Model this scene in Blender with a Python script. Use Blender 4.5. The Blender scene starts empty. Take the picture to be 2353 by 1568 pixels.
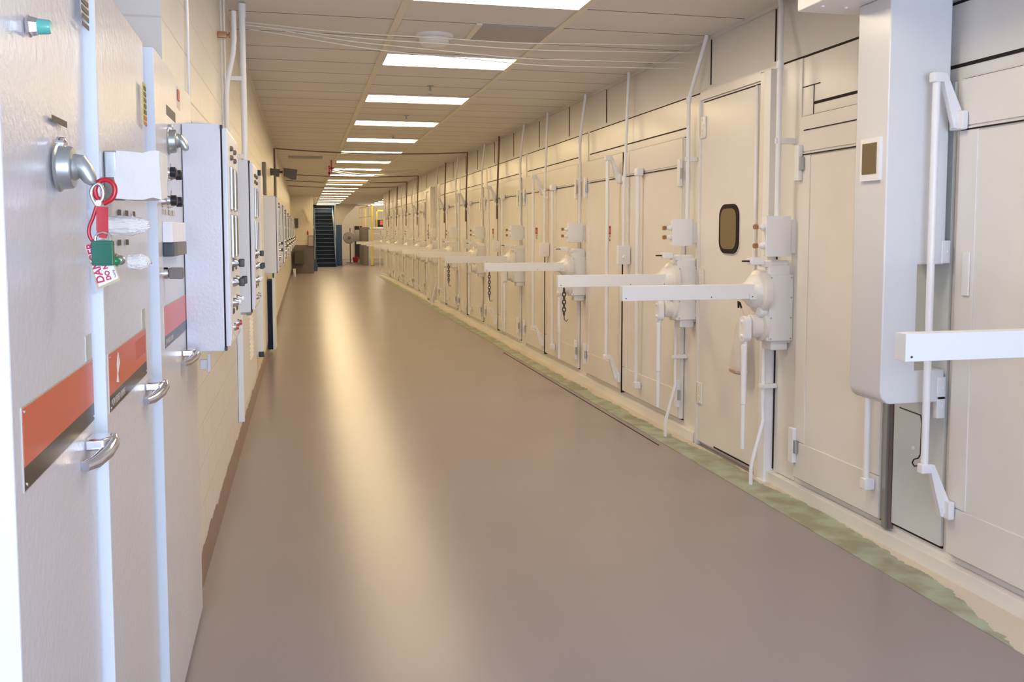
import bpy, bmesh, math, random
from mathutils import Vector, Matrix
random.seed(7)
C = bpy.context.scene.collection
# ------------------------------------------------------------------ camera
FPX, PPX, PPY, VPX, VPY = 2060., 1176.5, 678., 697., 535.
TH = math.atan((PPY-VPY)/FPX); PH = math.atan((PPX-VPX)/FPX*math.cos(TH))
CAM = Vector((0, 0, 1.82))
RT = Vector((math.cos(PH), -math.sin(PH), 0))
FW = Vector((math.sin(PH)*math.cos(TH), math.cos(PH)*math.cos(TH), -math.sin(TH)))
UP = RT.cross(FW)
cd = bpy.data.cameras.new('camera'); cam = bpy.data.objects.new('camera', cd); C.objects.link(cam)
cd.sensor_fit = 'HORIZONTAL'; cd.sensor_width = 36; cd.lens = 36*FPX/2353
cd.shift_x = 0; cd.shift_y = -(784-PPY)/2353; cd.clip_start = .05; cd.clip_end = 300
m4 = Matrix((RT, UP, -FW)).transposed().to_4x4(); m4.translation = CAM; cam.matrix_world = m4
bpy.context.scene.camera = cam
def ray(px, py): return RT*((px-PPX)/FPX) - UP*((py-PPY)/FPX) + FW
def at(px, py, ax, v):                     # surveying helper: where the sight line meets the plane axis=v
    d = ray(px, py); return CAM + d*((v-CAM[ax])/d[ax])
# ------------------------------------------------------------------ world, light, exposure
sc = bpy.context.scene
w = bpy.data.worlds.new('world'); sc.world = w; w.use_nodes = True
w.node_tree.nodes['Background'].inputs[0].default_value = (.62, .74, 1, 1)
w.node_tree.nodes['Background'].inputs[1].default_value = .25
vs = sc.view_settings; vs.view_transform = 'Standard'; vs.look = 'None'; vs.gamma = 1; vs.exposure = 0.0; vs.use_curve_mapping = False
LAMP_E = 17.5; LAMP_C = (1, .775, .44)
def area(name, loc, aim, sx, sy, power, col):
    l = bpy.data.lights.new(name, 'AREA'); l.shape = 'RECTANGLE'; l.size = sx; l.size_y = sy; l.energy = power; l.color = col
    o = bpy.data.objects.new(name, l); C.objects.link(o); o.location = loc
    o.rotation_euler = (Vector(aim)-Vector(loc)).to_track_quat('-Z', 'Y').to_euler(); return o
area('added_daylight_behind_camera', (1.3, -2.7, 1.6), (1.5, 4, 1.3), 3.2, 2.6, 225, (.60, .73, 1))  # cool area lamp added behind the camera; the doorway is unseen and assumed
area('camera_flash', (.07, .0, 1.90), (.9, 4, 1.55), .05, .03, 15, (.70, .80, 1))
# ------------------------------------------------------------------ materials
def mat(name, col, rough=.4, metal=0, bump=0, bscale=60, emit=None, es=0, spec=.5, trans=0, alpha=1, var=0, coat=0):
    m = bpy.data.materials.new(name); m.use_nodes = True; nt = m.node_tree; b = nt.nodes['Principled BSDF']
    b.inputs['Base Color'].default_value = (*col, 1); b.inputs['Roughness'].default_value = rough
    b.inputs['Metallic'].default_value = metal; b.inputs['Specular IOR Level'].default_value = spec
    b.inputs['Transmission Weight'].default_value = trans; b.inputs['Alpha'].default_value = alpha
    b.inputs['Coat Weight'].default_value = coat; b.inputs['Coat Roughness'].default_value = .15
    if emit: b.inputs['Emission Color'].default_value = (*emit, 1); b.inputs['Emission Strength'].default_value = es
    tc = nt.nodes.new('ShaderNodeTexCoord')
    if bump:
        n = nt.nodes.new('ShaderNodeTexNoise'); n.inputs['Scale'].default_value = bscale; n.inputs['Detail'].default_value = 3
        nt.links.new(tc.outputs['Object'], n.inputs['Vector'])
        bp = nt.nodes.new('ShaderNodeBump'); bp.inputs['Strength'].default_value = bump; bp.inputs['Distance'].default_value = .004
        nt.links.new(n.outputs['Fac'], bp.inputs['Height']); nt.links.new(bp.outputs[0], b.inputs['Normal'])
    if var:
        n = nt.nodes.new('ShaderNodeTexNoise'); n.inputs['Scale'].default_value = 3; n.inputs['Detail'].default_value = 5
        nt.links.new(tc.outputs['Object'], n.inputs['Vector'])
        r = nt.nodes.new('ShaderNodeMapRange'); r.inputs[3].default_value = 1-var; r.inputs[4].default_value = 1+var
        nt.links.new(n.outputs['Fac'], r.inputs[0])
        v = nt.nodes.new('ShaderNodeVectorMath'); v.operation = 'SCALE'; v.inputs[0].default_value = col
        nt.links.new(r.outputs[0], v.inputs['Scale']); nt.links.new(v.outputs[0], b.inputs['Base Color'])
    return m
M = {}
M['oven'] = mat('ivory_enamel', (.80, .765, .72), .24, bump=.12, bscale=9, var=.05)
M['band'] = mat('grey_white_upper_wall', (.66, .64, .62), .35, bump=.1, bscale=8, var=.03)
M['white'] = mat('gloss_white_paint', (.83, .82, .82), .3, bump=.08, bscale=40)
M['duct'] = mat('duct_enamel', (.72, .72, .73), .25, bump=.05, bscale=20)
M['whitew'] = mat('satin_white_paint', (.80, .79, .78), .42)
M['cab'] = mat('cabinet_grey_enamel', (.62, .60, .62), .27, bump=.35, bscale=45, var=.05)
M['edge'] = mat('edge_white_flash_lit', (.80, .84, .88), .35)  # cold flash brightness on camera-facing edges is put into this white
M['box'] = mat('control_box_enamel', (.70, .71, .76), .22, bump=.22, bscale=70)
M['steel'] = mat('grey_steel', (.45, .47, .46), .35, metal=.8)
M['chrome'] = mat('chrome', (.75, .74, .76), .12, metal=1)
M['dark'] = mat('black_plastic', (.012, .012, .015), .35)
M['gap'] = mat('dark_rubber_gasket', (.028, .018, .015), .7, spec=.2)
M['conduit'] = mat('dark_conduit', (.17, .12, .10), .5)
M['brass'] = mat('brass', (.45, .24, .12), .35, metal=.7)
M['red'] = mat('red_vinyl', (.48, .01, .02), .25)
M['green'] = mat('green_anodised', (.003, .11, .06), .3, metal=.2)
M['lens_green'] = mat('green_lens', (.01, .22, .08), .15)
M['pilot_green'] = mat('pale_green_lens', (.12, .45, .38), .2)
M['lens_red'] = mat('red_lens', (.5, .03, .03), .2)
M['orange'] = mat('orange_plate', (.62, .10, .05), .3, var=.1)
M['black_band'] = mat('black_plate', (.03, .022, .022), .3, var=.1)
M['plate_edge'] = mat('aluminium_plate', (.55, .53, .45), .4, metal=.4)
M['paper'] = mat('taped_paper', (.80, .76, .70), .7, bump=.8, bscale=25)
M['tag'] = mat('card_tag', (.86, .82, .80), .3)
M['tagedge'] = mat('yellowed_laminate', (.5, .43, .28), .35)
M['tagred'] = mat('tag_print', (.55, .02, .10), .5)
M['sred'] = mat('sticker_red', (.55, .12, .08), .5)
M['syel'] = mat('sticker_yellow', (.52, .46, .05), .5)
M['sdark'] = mat('sticker_print', (.06, .045, .04), .5)
M['swhite'] = mat('sticker_white', (.6, .55, .48), .5)
M['blue'] = mat('blue_paint', (.022, .07, .17), .4)
M['dkblue'] = mat('dark_blue_tread', (.012, .026, .06), .6, spec=.2)
M['nosing'] = mat('worn_nosing', (.20, .19, .20), .35, metal=.3)
M['yellow'] = mat('yellow_rail_paint', (.75, .55, .04), .4)
M['plainwall'] = mat('warm_white_wall', (.82, .75, .62), .6)
M['greyw'] = mat('grey_wainscot', (.20, .17, .15), .5, var=.08)
M['tbar'] = mat('ceiling_grid', (.78, .72, .60), .5)
M['lamp'] = mat('lamp_diffuser', (1, 1, 1), .4, emit=LAMP_C, es=LAMP_E)
M['lamp_cool'] = mat('lamp_diffuser_cool_tubes', (1, 1, 1), .4, emit=(1, .84, .62), es=LAMP_E)
M['glass'] = mat('amber_glazing', (.16, .115, .055), .12, coat=.5)
M['grille'] = mat('vent_grille', (.42, .40, .40), .5)
M['flood'] = mat('bronze_lamp_head', (.09, .08, .065), .5)
M['cable'] = mat('white_cable', (.72, .68, .62), .5)
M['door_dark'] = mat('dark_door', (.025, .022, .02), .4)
M['fan'] = mat('fan_grey', (.48, .43, .38), .4)
M['bag'] = mat('clear_polythene', (.85, .78, .76), .3, alpha=.52, bump=.8, bscale=14)
M['greenpaint'] = mat('pale_green_primer', (.66, .69, .68), .35, var=.06)
def nodes(m): return m.node_tree, m.node_tree.nodes, m.node_tree.links, m.node_tree.nodes['Principled BSDF']
def mixc(nt, fac, a, b):
    x = nt.nodes.new('ShaderNodeMix'); x.data_type = 'RGBA'
    for i, v in ((6, a), (7, b)):
        if isinstance(v, tuple): x.inputs[i].default_value = (*v, 1)
        else: nt.links.new(v, x.inputs[i])
    nt.links.new(fac, x.inputs[0]); return x.outputs[2]
def mth(nt, op, a, b=None, c=None):
    x = nt.nodes.new('ShaderNodeMath'); x.operation = op
    for i, v in enumerate((a, b, c)):
        if v is None: continue
        if isinstance(v, (int, float)): x.inputs[i].default_value = v
        else: nt.links.new(v, x.inputs[i])
    return x.outputs[0]
# floor: glossy epoxy with faint broad variation
def noise(nt, vec, s, d=4):
    n = nt.nodes.new('ShaderNodeTexNoise'); n.inputs['Scale'].default_value = s; n.inputs['Detail'].default_value = d
    nt.links.new(vec, n.inputs['Vector']); return n.outputs['Fac']
m = mat('epoxy_floor', (.3, .26, .25), .3, coat=0, spec=.2); nt, N, L, b = nodes(m); tc = N.new('ShaderNodeTexCoord').outputs['Object']
n1 = noise(nt, tc, .9); n2 = noise(nt, tc, 140, 2)
L.new(mixc(nt, n1, (.285, .240, .240), (.315, .270, .268)), b.inputs['Base Color'])
b.inputs['Roughness'].default_value = .24
M['floor'] = m
# worn green strip beside the ovens
m = mat('worn_green_strip', (.3, .4, .3), .5); nt, N, L, b = nodes(m); tcn = N.new('ShaderNodeTexCoord'); tc = tcn.outputs['Object']
sx = N.new('ShaderNodeSeparateXYZ'); L.new(tc, sx.inputs[0])
g1 = noise(nt, tc, 5, 6); g2 = noise(nt, tc, 1.3, 5)
c1 = mixc(nt, mth(nt, 'GREATER_THAN', g1, .50), (.24, .32, .21), (.22, .19, .13))
ramp = N.new('ShaderNodeMapRange'); L.new(g1, ramp.inputs[0]); ramp.inputs[1].default_value = .4; ramp.inputs[2].default_value = .6
c1 = mixc(nt, ramp.outputs[0], (.38, .43, .33), (.29, .27, .19))
# cream over-paint: near the kerb, more towards the near end
t = mth(nt, 'ADD', mth(nt, 'ADD', sx.outputs[0], mth(nt, 'MULTIPLY', g2, .22)), mth(nt, 'MULTIPLY', noise(nt, tc, 14, 6), .08))
near = N.new('ShaderNodeMapRange'); L.new(sx.outputs[1], near.inputs[0]); near.inputs[1].default_value = 4.1; near.inputs[2].default_value = 3.1
near.inputs[3].default_value = 3.385; near.inputs[4].default_value = 3.14
far = N.new('ShaderNodeMapRange'); L.new(sx.outputs[1], far.inputs[0]); far.inputs[1].default_value = 6.2; far.inputs[2].default_value = 9.0
far.inputs[3].default_value = 0; far.inputs[4].default_value = .06
thr = mth(nt, 'SUBTRACT', near.outputs[0], far.outputs[0])
mask = mth(nt, 'GREATER_THAN', t, thr)
L.new(mixc(nt, mask, c1, (.62, .55, .45)), b.inputs['Base Color'])
br = N.new('ShaderNodeTexChecker'); br.inputs['Scale'].default_value = 60; L.new(tc, br.inputs['Vector'])
bp = N.new('ShaderNodeBump'); bp.inputs['Strength'].default_value = .25; bp.inputs['Distance'].default_value = .002
L.new(br.outputs['Fac'], bp.inputs['Height']); L.new(bp.outputs[0], b.inputs['Normal']); M['strip'] = m
# painted block wall with brown worn base
m = mat('painted_block_wall', (.7, .66, .6), .33); nt, N, L, b = nodes(m); tcn = N.new('ShaderNodeTexCoord'); tc = tcn.outputs['Object']
mp = N.new('ShaderNodeMapping'); mp.inputs['Rotation'].default_value = (0, math.pi/2, math.pi/2); L.new(tc, mp.inputs[0])
sx = N.new('ShaderNodeSeparateXYZ'); L.new(tc, sx.inputs[0])
cmb = N.new('ShaderNodeCombineXYZ'); L.new(sx.outputs[1], cmb.inputs[0]); L.new(sx.outputs[2], cmb.inputs[1])
bk = N.new('ShaderNodeTexBrick'); bk.inputs['Scale'].default_value = 1; bk.inputs['Brick Width'].default_value = .41; bk.inputs['Row Height'].default_value = .205
bk.inputs['Mortar Size'].default_value = .006; bk.inputs['Mortar Smooth'].default_value = 1; L.new(cmb.outputs[0], bk.inputs['Vector'])
wn = noise(nt, tc, 4, 6)
hz = mth(nt, 'ADD', sx.outputs[2], mth(nt, 'MULTIPLY', wn, .14))
basem = mth(nt, 'LESS_THAN', hz, .27)
cc = mixc(nt, bk.outputs['Fac'], (.72, .67, .60), (.64, .59, .52))
L.new(mixc(nt, basem, cc, (.20, .11, .085)), b.inputs['Base Color'])
bp = N.new('ShaderNodeBump'); bp.inputs['Strength'].default_value = .5; bp.inputs['Distance'].default_value = .004; bp.invert = True
fn = noise(nt, tc, 30, 3)
L.new(mth(nt, 'SUBTRACT', bk.outputs['Fac'], mth(nt, 'MULTIPLY', fn, .3)), bp.inputs['Height']); L.new(bp.outputs[0], b.inputs['Normal']); M['block'] = m
# ceiling tiles: joints every 0.62 m
m = mat('ceiling_tiles', (.6, .56, .5), .8); nt, N, L, b = nodes(m); tc = N.new('ShaderNodeTexCoord').outputs['Object']
sx = N.new('ShaderNodeSeparateXYZ'); L.new(tc, sx.inputs[0])
fr = mth(nt, 'FRACT', mth(nt, 'DIVIDE', mth(nt, 'SUBTRACT', sx.outputs[1], .50), .62))
d = mth(nt, 'LESS_THAN', mth(nt, 'ABSOLUTE', mth(nt, 'SUBTRACT', fr, .5)), .013)
per = N.new('ShaderNodeTexWhiteNoise'); per.noise_dimensions = '1D'; L.new(mth(nt, 'FLOOR', mth(nt, 'DIVIDE', sx.outputs[1], .62)), per.inputs['W'])
tile = mixc(nt, mth(nt, 'MULTIPLY', per.outputs[0], 1), (.72, .69, .65), (.76, .73, .685))
L.new(mixc(nt, d, tile, (.16, .12, .10)), b.inputs['Base Color'])
fn = noise(nt, tc, 160, 2); bp = N.new('ShaderNodeBump'); bp.inputs['Strength'].default_value = .3; bp.inputs['Distance'].default_value = .002
L.new(fn, bp.inputs['Height']); L.new(bp.outputs[0], b.inputs['Normal']); M['ceil'] = m
# ------------------------------------------------------------------ mesh helpers
class MB:
    def __init__(s): s.bm = bmesh.new()
    def _add(s, verts, faces):
        v = [s.bm.verts.new(p) for p in verts]
        for f in faces:
            try: s.bm.faces.new([v[i] for i in f])
            except ValueError: pass
        return s
    def box(s, x0, x1, y0, y1, z0, z1, bev=0, seg=2):
        if x0 > x1: x0, x1 = x1, x0
        if y0 > y1: y0, y1 = y1, y0
        if z0 > z1: z0, z1 = z1, z0
        n = set(s.bm.edges)
        V = [s.bm.verts.new(p) for p in ((x0,y0,z0),(x1,y0,z0),(x1,y1,z0),(x0,y1,z0),(x0,y0,z1),(x1,y0,z1),(x1,y1,z1),(x0,y1,z1))]
        for f in ((3,2,1,0),(4,5,6,7),(0,1,5,4),(1,2,6,5),(2,3,7,6),(3,0,4,7)): s.bm.faces.new([V[i] for i in f])
        if bev:
            bev = min(bev, .45*min(x1-x0, y1-y0, z1-z0))
            bmesh.ops.bevel(s.bm, geom=[e for e in s.bm.edges if e not in n], offset=bev, segments=seg, affect='EDGES', profile=.5)
        return s
    def tube(s, pts, r, seg=10, caps=True):
        pts = [Vector(p) for p in pts]; rs = r if isinstance(r, (list, tuple)) else [r]*len(pts)
        rings = []; prev = None
        for i, p in enumerate(pts):
            a = pts[max(0, i-1)]; c = pts[min(len(pts)-1, i+1)]; t = (c-a)
            if t.length < 1e-9: t = Vector((0, 0, 1))
            t.normalize()
            if prev is None: u = t.orthogonal().normalized()
            else:
                u = prev - t*prev.dot(t)
                u = u.normalized() if u.length > 1e-6 else t.orthogonal().normalized()
            prev = u; v = t.cross(u)
            rings.append([s.bm.verts.new(p + (u*math.cos(2*math.pi*k/seg)+v*math.sin(2*math.pi*k/seg))*rs[i]) for k in range(seg)])
        for i in range(len(rings)-1):
            for k in range(seg): s.bm.faces.new((rings[i][k], rings[i][(k+1) % seg], rings[i+1][(k+1) % seg], rings[i+1][k]))
        if caps: s.bm.faces.new(rings[0][::-1]); s.bm.faces.new(rings[-1])
        return s
    def lathe(s, c, axis, prof, seg=24):     # prof: (distance along axis, radius)
        c = Vector(c); a = Vector(axis).normalized(); u = a.orthogonal().normalized(); v = a.cross(u); rings = []
        for d, r in prof:
            rings.append([s.bm.verts.new(c+a*d+(u*math.cos(2*math.pi*k/seg)+v*math.sin(2*math.pi*k/seg))*max(r, 1e-4)) for k in range(seg)])
        for i in range(len(rings)-1):
            for k in range(seg): s.bm.faces.new((rings[i][k], rings[i][(k+1) % seg], rings[i+1][(k+1) % seg], rings[i+1][k]))
        s.bm.faces.new(rings[0][::-1]); s.bm.faces.new(rings[-1]); return s
    def prism(s, poly, axis, a, b):           # poly in the two other axes, extruded a..b along axis
        def P(p, t):
            if axis == 0: return (t, p[0], p[1])
            if axis == 1: return (p[0], t, p[1])
            return (p[0], p[1], t)
        n = len(poly); A = [s.bm.verts.new(P(p, a)) for p in poly]; B = [s.bm.verts.new(P(p, b)) for p in poly]
        s.bm.faces.new(A); s.bm.faces.new(B[::-1])
        for i in range(n): s.bm.faces.new((A[i], B[i], B[(i+1) % n], A[(i+1) % n]))
        return s
    def obj(s, name, m, parent=None, smooth=True):
        bmesh.ops.recalc_face_normals(s.bm, faces=s.bm.faces)
        me = bpy.data.meshes.new(name); s.bm.to_mesh(me); s.bm.free(); me.materials.append(M[m] if isinstance(m, str) else m)
        if smooth:
            for p in me.polygons: p.use_smooth = True
            me.set_sharp_from_angle(angle=math.radians(35))
        o = bpy.data.objects.new(name, me); C.objects.link(o)
        if smooth and len(me.polygons) > 6:
            wn_ = o.modifiers.new('weighted_normals', 'WEIGHTED_NORMAL'); wn_.keep_sharp = True
        if parent: o.parent = parent
        return o
def struct(name, mb, m, parent=None):
    o = mb.obj(name, m, parent)
    if not parent: o['kind'] = 'structure'
    return o
def tag(o, label, cat, group=None):
    o['label'] = label; o['category'] = cat
    if group: o['group'] = group
    return o
def thing(name, label, cat, loc=(0, 0, 0), group=None):
    o = bpy.data.objects.new(name, None); C.objects.link(o); o.location = loc; o.empty_display_size = .1
    return tag(o, label, cat, group)
def dup(root, loc, label=None, skip=()):
    r = root.copy(); C.objects.link(r); r.location = loc
    if label: r['label'] = label
    def rec(src, dst):
        for ch in kids.get(src, ()):
            if ch.name.split('.')[0] in skip: continue
            c = ch.copy(); C.objects.link(c); c.parent = dst; rec(ch, c)
    kids = {}
    for o in list(bpy.data.objects):
        if o.parent: kids.setdefault(o.parent, []).append(o)
    rec(root, r); return r
def text_mesh(name, body, size, m, parent, origin, xdir, ydir, align='LEFT'):
    cu = bpy.data.curves.new(name, 'FONT'); cu.body = body; cu.size = size; cu.align_x = align; cu.extrude = .0004; cu.offset = .0006 if size > .012 else 0
    t = bpy.data.objects.new('tmp', cu); C.objects.link(t); dg = bpy.context.evaluated_depsgraph_get()
    me = bpy.data.meshes.new_from_object(t.evaluated_get(dg)); bpy.data.objects.remove(t)
    x = Vector(xdir).normalized(); y = Vector(ydir).normalized(); z = x.cross(y)
    mm = Matrix((x, y, z)).transposed().to_4x4(); mm.translation = Vector(origin); me.transform(mm)
    me.materials.clear(); me.materials.append(M[m]); o = bpy.data.objects.new(name, me); C.objects.link(o); o.parent = parent; return o
def rrect(x0, x1, y0, y1, r, n=6):
    out = []
    for cx, cy, a in ((x1-r, y1-r, 0), (x0+r, y1-r, 90), (x0+r, y0+r, 180), (x1-r, y0+r, 270)):
        for k in range(n+1):
            t = math.radians(a+90*k/n); out.append((cx+r*math.cos(t), cy+r*math.sin(t)))
    return out
XLT = -.5285; H = 3.45; XW = 3.32; XT = XW-.0015; XL = -.53; YE = 38.6
# ------------------------------------------------------------------ room shell
struct('floor', MB().box(-1.2, 12, -3.2, 63.5, -.12, 0), 'floor')
struct('ceiling', MB().box(-1.2, XW+.2, -3.2, 56, H, H+.15), 'ceil')
struct('trim_1', MB().box(3.0, 3.27, -3.2, YE, -.01, .004), 'strip')
struct('wall_left', MB().box(XL-.5, XL, 3.80, 41, 0, H).box(-1.2, -1.02, -3.2, 3.81, 0, H), 'block')
struct('wall_right', MB().box(XW+.012, XW+.2, -3.2, YE, 3.02, H), 'band')
struct('wall_back', MB().box(-1.2, -.3, -3.3, -3.1, 0, H).box(2.9, 3.4, -3.3, -3.1, 0, H).box(-.3, 2.9, -3.3, -3.1, 2.95, H), 'plainwall')
# cross wall at the far left, painted grey below
wf = struct('wall_front', MB().box(XL-.5, .44, 41, 41.2, 1.28, H), 'plainwall')
wl = MB().box(XL-.5, .44, 40.99, 41.2, 0, 1.28).obj('wainscot', 'greyw', wf)
struct('wall_side', MB().box(.34, .44, 41.2, 63, 0, H), 'plainwall')
struct('wall_end', MB().box(.3, 12, 63, 63.2, 0, 5.4), 'plainwall')
struct('wall_far_right', MB().box(11.9, 12, YE, 63, 0, 5.4).box(XW+.2, 12, YE-.1, YE, 0, 5.4), 'plainwall')
struct('trim_11', MB().box(XW+.2, 12, YE, 56, H, H+.15), 'ceil')
struct('trim_12', MB().box(.3, 12, 56, 63.2, 5.4, 5.5), 'plainwall')
struct('trim_13', MB().box(.3, 12, 55.95, 56.05, H, 5.4), 'plainwall')
for i, (a, bb) in enumerate(((.70, .755), (1.985, 2.035))):
    struct('trim_%d' % (i+2), MB().box(a, bb, -3.1, 56, H-.012, H+.01), 'tbar')
struct('trim_4', MB().box(XW-.012, XW+.02, -3.1, YE, H-.03, H), 'band')
struct('trim_5', MB().box(XL, XL+.02, 3.8, 41, H-.03, H), 'tbar')
# joints in the upper band
mb = MB()
for y in (5.95, 7.0, 9.1+.55, 11.1, 12.6, 14.2, 15.7, 17.3, 18.6, 20.2, 22.6, 24.7, 27, 30, 33, 36): mb.box(XW+.006, XW+.014, y, y+.012, 3.05, 3.42)
struct('trim_6', mb, 'gap')
struct('trim_7', MB().box(2.935, 2.945, 7.1, 13.2, -.002, .003), 'gap')
# ------------------------------------------------------------------ ceiling lights
Y0 = 8.86; SP = 2.48
pl = thing('ceiling_light', 'x', 'ceiling light', (1.37, 0, H), 'recessed ceiling lights above the corridor')
mb = MB()
for a in ((-.62, .62, -.30, -.275), (-.62, .62, .275, .30), (-.62, -.60, -.275, .275), (.60, .62, -.275, .275)): mb.box(*a, -.016, .0)
mb.obj('frame', 'tbar', pl)
MB().box(-.60, .60, -.275, .275, -.010, -.002).obj('diffuser', 'lamp', pl)
ordn = ['nearest', 'second', 'third', 'fourth', 'fifth', 'sixth', 'seventh', 'eighth', 'ninth', 'tenth', 'eleventh', 'twelfth', 'thirteenth', 'fourteenth', 'fifteenth', 'sixteenth', 'seventeenth', 'eighteenth', 'nineteenth', 'twentieth']
ys = [Y0-.30+SP*(k-1) for k in range(0, 20)]
pl.location.y = ys[0]; pl['label'] = 'bright ceiling light panel cut off by the top edge, nearest of the row'
for k, y in enumerate(ys[1:]):
    if y < 55.6: dup(pl, (1.37, y, H), 'bright ceiling light panel, %s of the row counting from the nearest' % ordn[k+1])
dup(pl, (1.37, ys[0]-SP, H), 'ceiling light panel overhead, out of the photo above its top edge')
cool = None
for o in list(bpy.data.objects):
    if o.name.split('.')[0] == 'diffuser' and o.parent and o.parent.location.y < 9.5:
        if cool is None: cool = o.data.copy(); cool.materials.clear(); cool.materials.append(M['lamp_cool'])
        o.data = cool
for k, y in enumerate((44.3, 46.8, 49.3, 51.8, 54.3)):
    o = dup(pl, (4.4, y, H), 'small ceiling light panel over the yellow railed platform, %s of that row' % ordn[k]); o['group'] = 'ceiling lights over the platform'
# ------------------------------------------------------------------ ceiling fittings
for x, a_ in ((2.2, 'left'), (5.0, 'middle'), (8.0, 'right')):  # out-of-view panels added to brighten the far wall
    for y, b_ in ((57.5, 'nearer'), (61, 'farther')):
        o = dup(pl, (x, y, 5.39), 'unseen light panel added to brighten the far wall, %s one of the %s column' % (b_, a_)); o['group'] = 'unseen panels added to brighten the far wall'
t = thing('dome_light', 'round white dome fixture on the ceiling between two light panels', 'dome light', (1.08, 7.5, H))
MB().lathe((0, 0, 0), (0, 0, -1), [(0, .16), (.02, .16), (.03, .14)]).obj('base', 'whitew', t)
MB().lathe((0, 0, -.03), (0, 0, -1), [(0, .13), (.03, .125), (.05, .10), (.062, .05), (.065, 0.001)]).obj('dome', 'whitew', t)
t = thing('return_grille', 'flat grey ceiling return grille beside the dome fixture', 'vent', (1.69, 7.3, H))
MB().box(-.30, .30, -.29, .29, -.008, 0).obj('panel', 'grille', t); MB().box(-.345, -.30, -.30, .30, -.010, 0).obj('frame', 'tbar', t)
t = thing('ceiling_vent', 'narrow dark slotted vent in the ceiling at the left', 'vent', (.07, 20, H))
mb = MB()
for k in range(5): mb.box(-.35, .35, -.27+.11*k, -.22+.11*k, -.02, 0)
mb.obj('slats', 'grille', t); MB().box(-.36, .36, -.3, .3, -.012, 0).obj('back_plate', 'grille', t)
pr = thing('sprinkler_head', 'x', 'sprinkler', (1.4, 10.05, H), 'sprinkler heads on the ceiling')
MB().lathe((0, 0, 0), (0, 0, -1), [(0, .035), (.008, .035), (.012, .012), (.05, .012), (.052, .02), (.056, .02)], 10).obj('body', 'steel', pr)
MB().box(-.02, -.016, -.004, .004, -.09, -.02).box(.016, .02, -.004, .004, -.09, -.02).lathe((0, 0, -.09), (0, 0, -1), [(0, .028), (.004, .028)], 10).obj('deflector', 'steel', pr)
pr['label'] = 'small ceiling sprinkler head beyond the second light panel, nearest of the sprinklers'
dup(pr, (1.42, 11.7+.9, H), 'small ceiling sprinkler head just beyond the third light panel')
dup(pr, (1.5, 15.3, H), 'small ceiling sprinkler head just beyond the fourth light panel')
def cable(name, pts, r, m, label, group=None, sag=None):
    o = MB().tube(pts, r, 6).obj(name, m); tag(o, label, 'cable', group); return o
def sagline(a, bpt, sag, n=24, wob=0):
    a = Vector(a); bpt = Vector(bpt); out = []
    for i in range(n+1):
        t_ = i/n; p = a.lerp(bpt, t_); p.z -= sag*4*t_*(1-t_)+wob*math.sin(t_*17+a.z*40); out.append(p)
    return out
lab = ['uppermost', 'second from the top', 'third from the top', 'lowest']
for i, (za, zb, s_) in enumerate(((3.41, 3.40, .055), (3.395, 3.36, .06), (3.405, 3.30, .085), (3.38, 3.27, .09))):
    cable('hanging_cable', sagline((-.42, 7.2+.02*i, za), (XW+.008, 7.1+.12*i, zb), s_, 30, .004), .0045, 'cable',
          'thin white cable sagging from the left pipes, %s of four' % lab[i], 'white cables slung across the corridor')
for (y, z, s_, l) in ((17.8, 3.42, .06, 'black cable sagging across the ceiling, nearest of the dark ones'),
                      (25.6, 3.43, .05, 'dark cable across the ceiling, second of the dark ones'),
                      (28.7, 3.43, .05, 'dark cable across the ceiling, third of the dark ones'),
                      (31.9, 3.43, .05, 'dark cable across the ceiling, farthest of the dark ones')):
    cable('crossing_cable', sagline((XL+.04, y, z), (XW-.10, y, z), s_), .012, 'conduit', l)
for i in range(4):
    cable('hanging_cable', sagline((.55, 22.5+.4*i, H-.004), (2.9, 23+.3*i, H-.004), .09+.02*i), .007, 'cable',
          'pale cable beyond the seventh light panel, %s of four' % lab[i], 'pale cables far down the ceiling')
for i, y in enumerate((20.6, 22.3)):
    o = MB().box(.62, .65, y, y+.02, 3.17, 3.44).box(.60, .70, y, y+.015, 3.24, 3.28).obj('warning_tape', 'red')
    tag(o, 'strip of red warning tape hung left of the light panels, %s one' % ('nearer' if i == 0 else 'farther'), 'tape')
# ------------------------------------------------------------------ right wall: ovens
struct('wall_ovens', MB().box(XW, XW+.3, -3.2, YE, 0, 3.018), 'oven')
struct('baseboard_right', MB().box(XW-.055, XW, -3.2, 5.86, 0, .085, .006).box(XW-.055, XW, 7.14, 22.9, 0, .085, .006).box(XW-.055, XW, 24.3, YE, 0, .085, .006), 'oven')
# header grooves and pilaster strips
mb = MB()
DB = [(7.44, 8.95, 10.22), (10.55, 12.08, 13.25), (13.6, 15.18, 16.28), (16.65, 18.2, 19.2), (19.55, 21.05, 22.15), (24.90, 26.2, 27.3), (27.7, 29.1, 30.3), (30.7, 32.1, 33.3), (33.7, 35.1, 36.3)]
for (a, s_, c) in DB:
    mb.box(XW-.004, XW+.004, a+.02, c-.02, 2.738, 2.749)
    mb.box(XW-.004, XW+.004, a-.25, c+.0, 3.0, 3.009)
mb.box(XW-.004, XW+.004, 1.0, 5.42, 2.672, 2.690).box(XW-.004, XW+.004, 1.0, 5.82, 3.0, 3.014).box(XW-.004, XW+.004, 5.35, 5.62, 2.80, 2.806).box(XW-.004, XW+.004, 5.42, 5.425, 2.5, 2.8)
struct('trim_8', mb, 'gap')
mb = MB()
for (a, s_, c) in DB: mb.box(XW-.010, XW, c+.04, c+.22, .09, 3.0, .004)
mb.box(XW-.010, XW, 5.56, 5.80, .09, 3.0, .004)
struct('trim_9', mb, 'oven')
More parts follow.
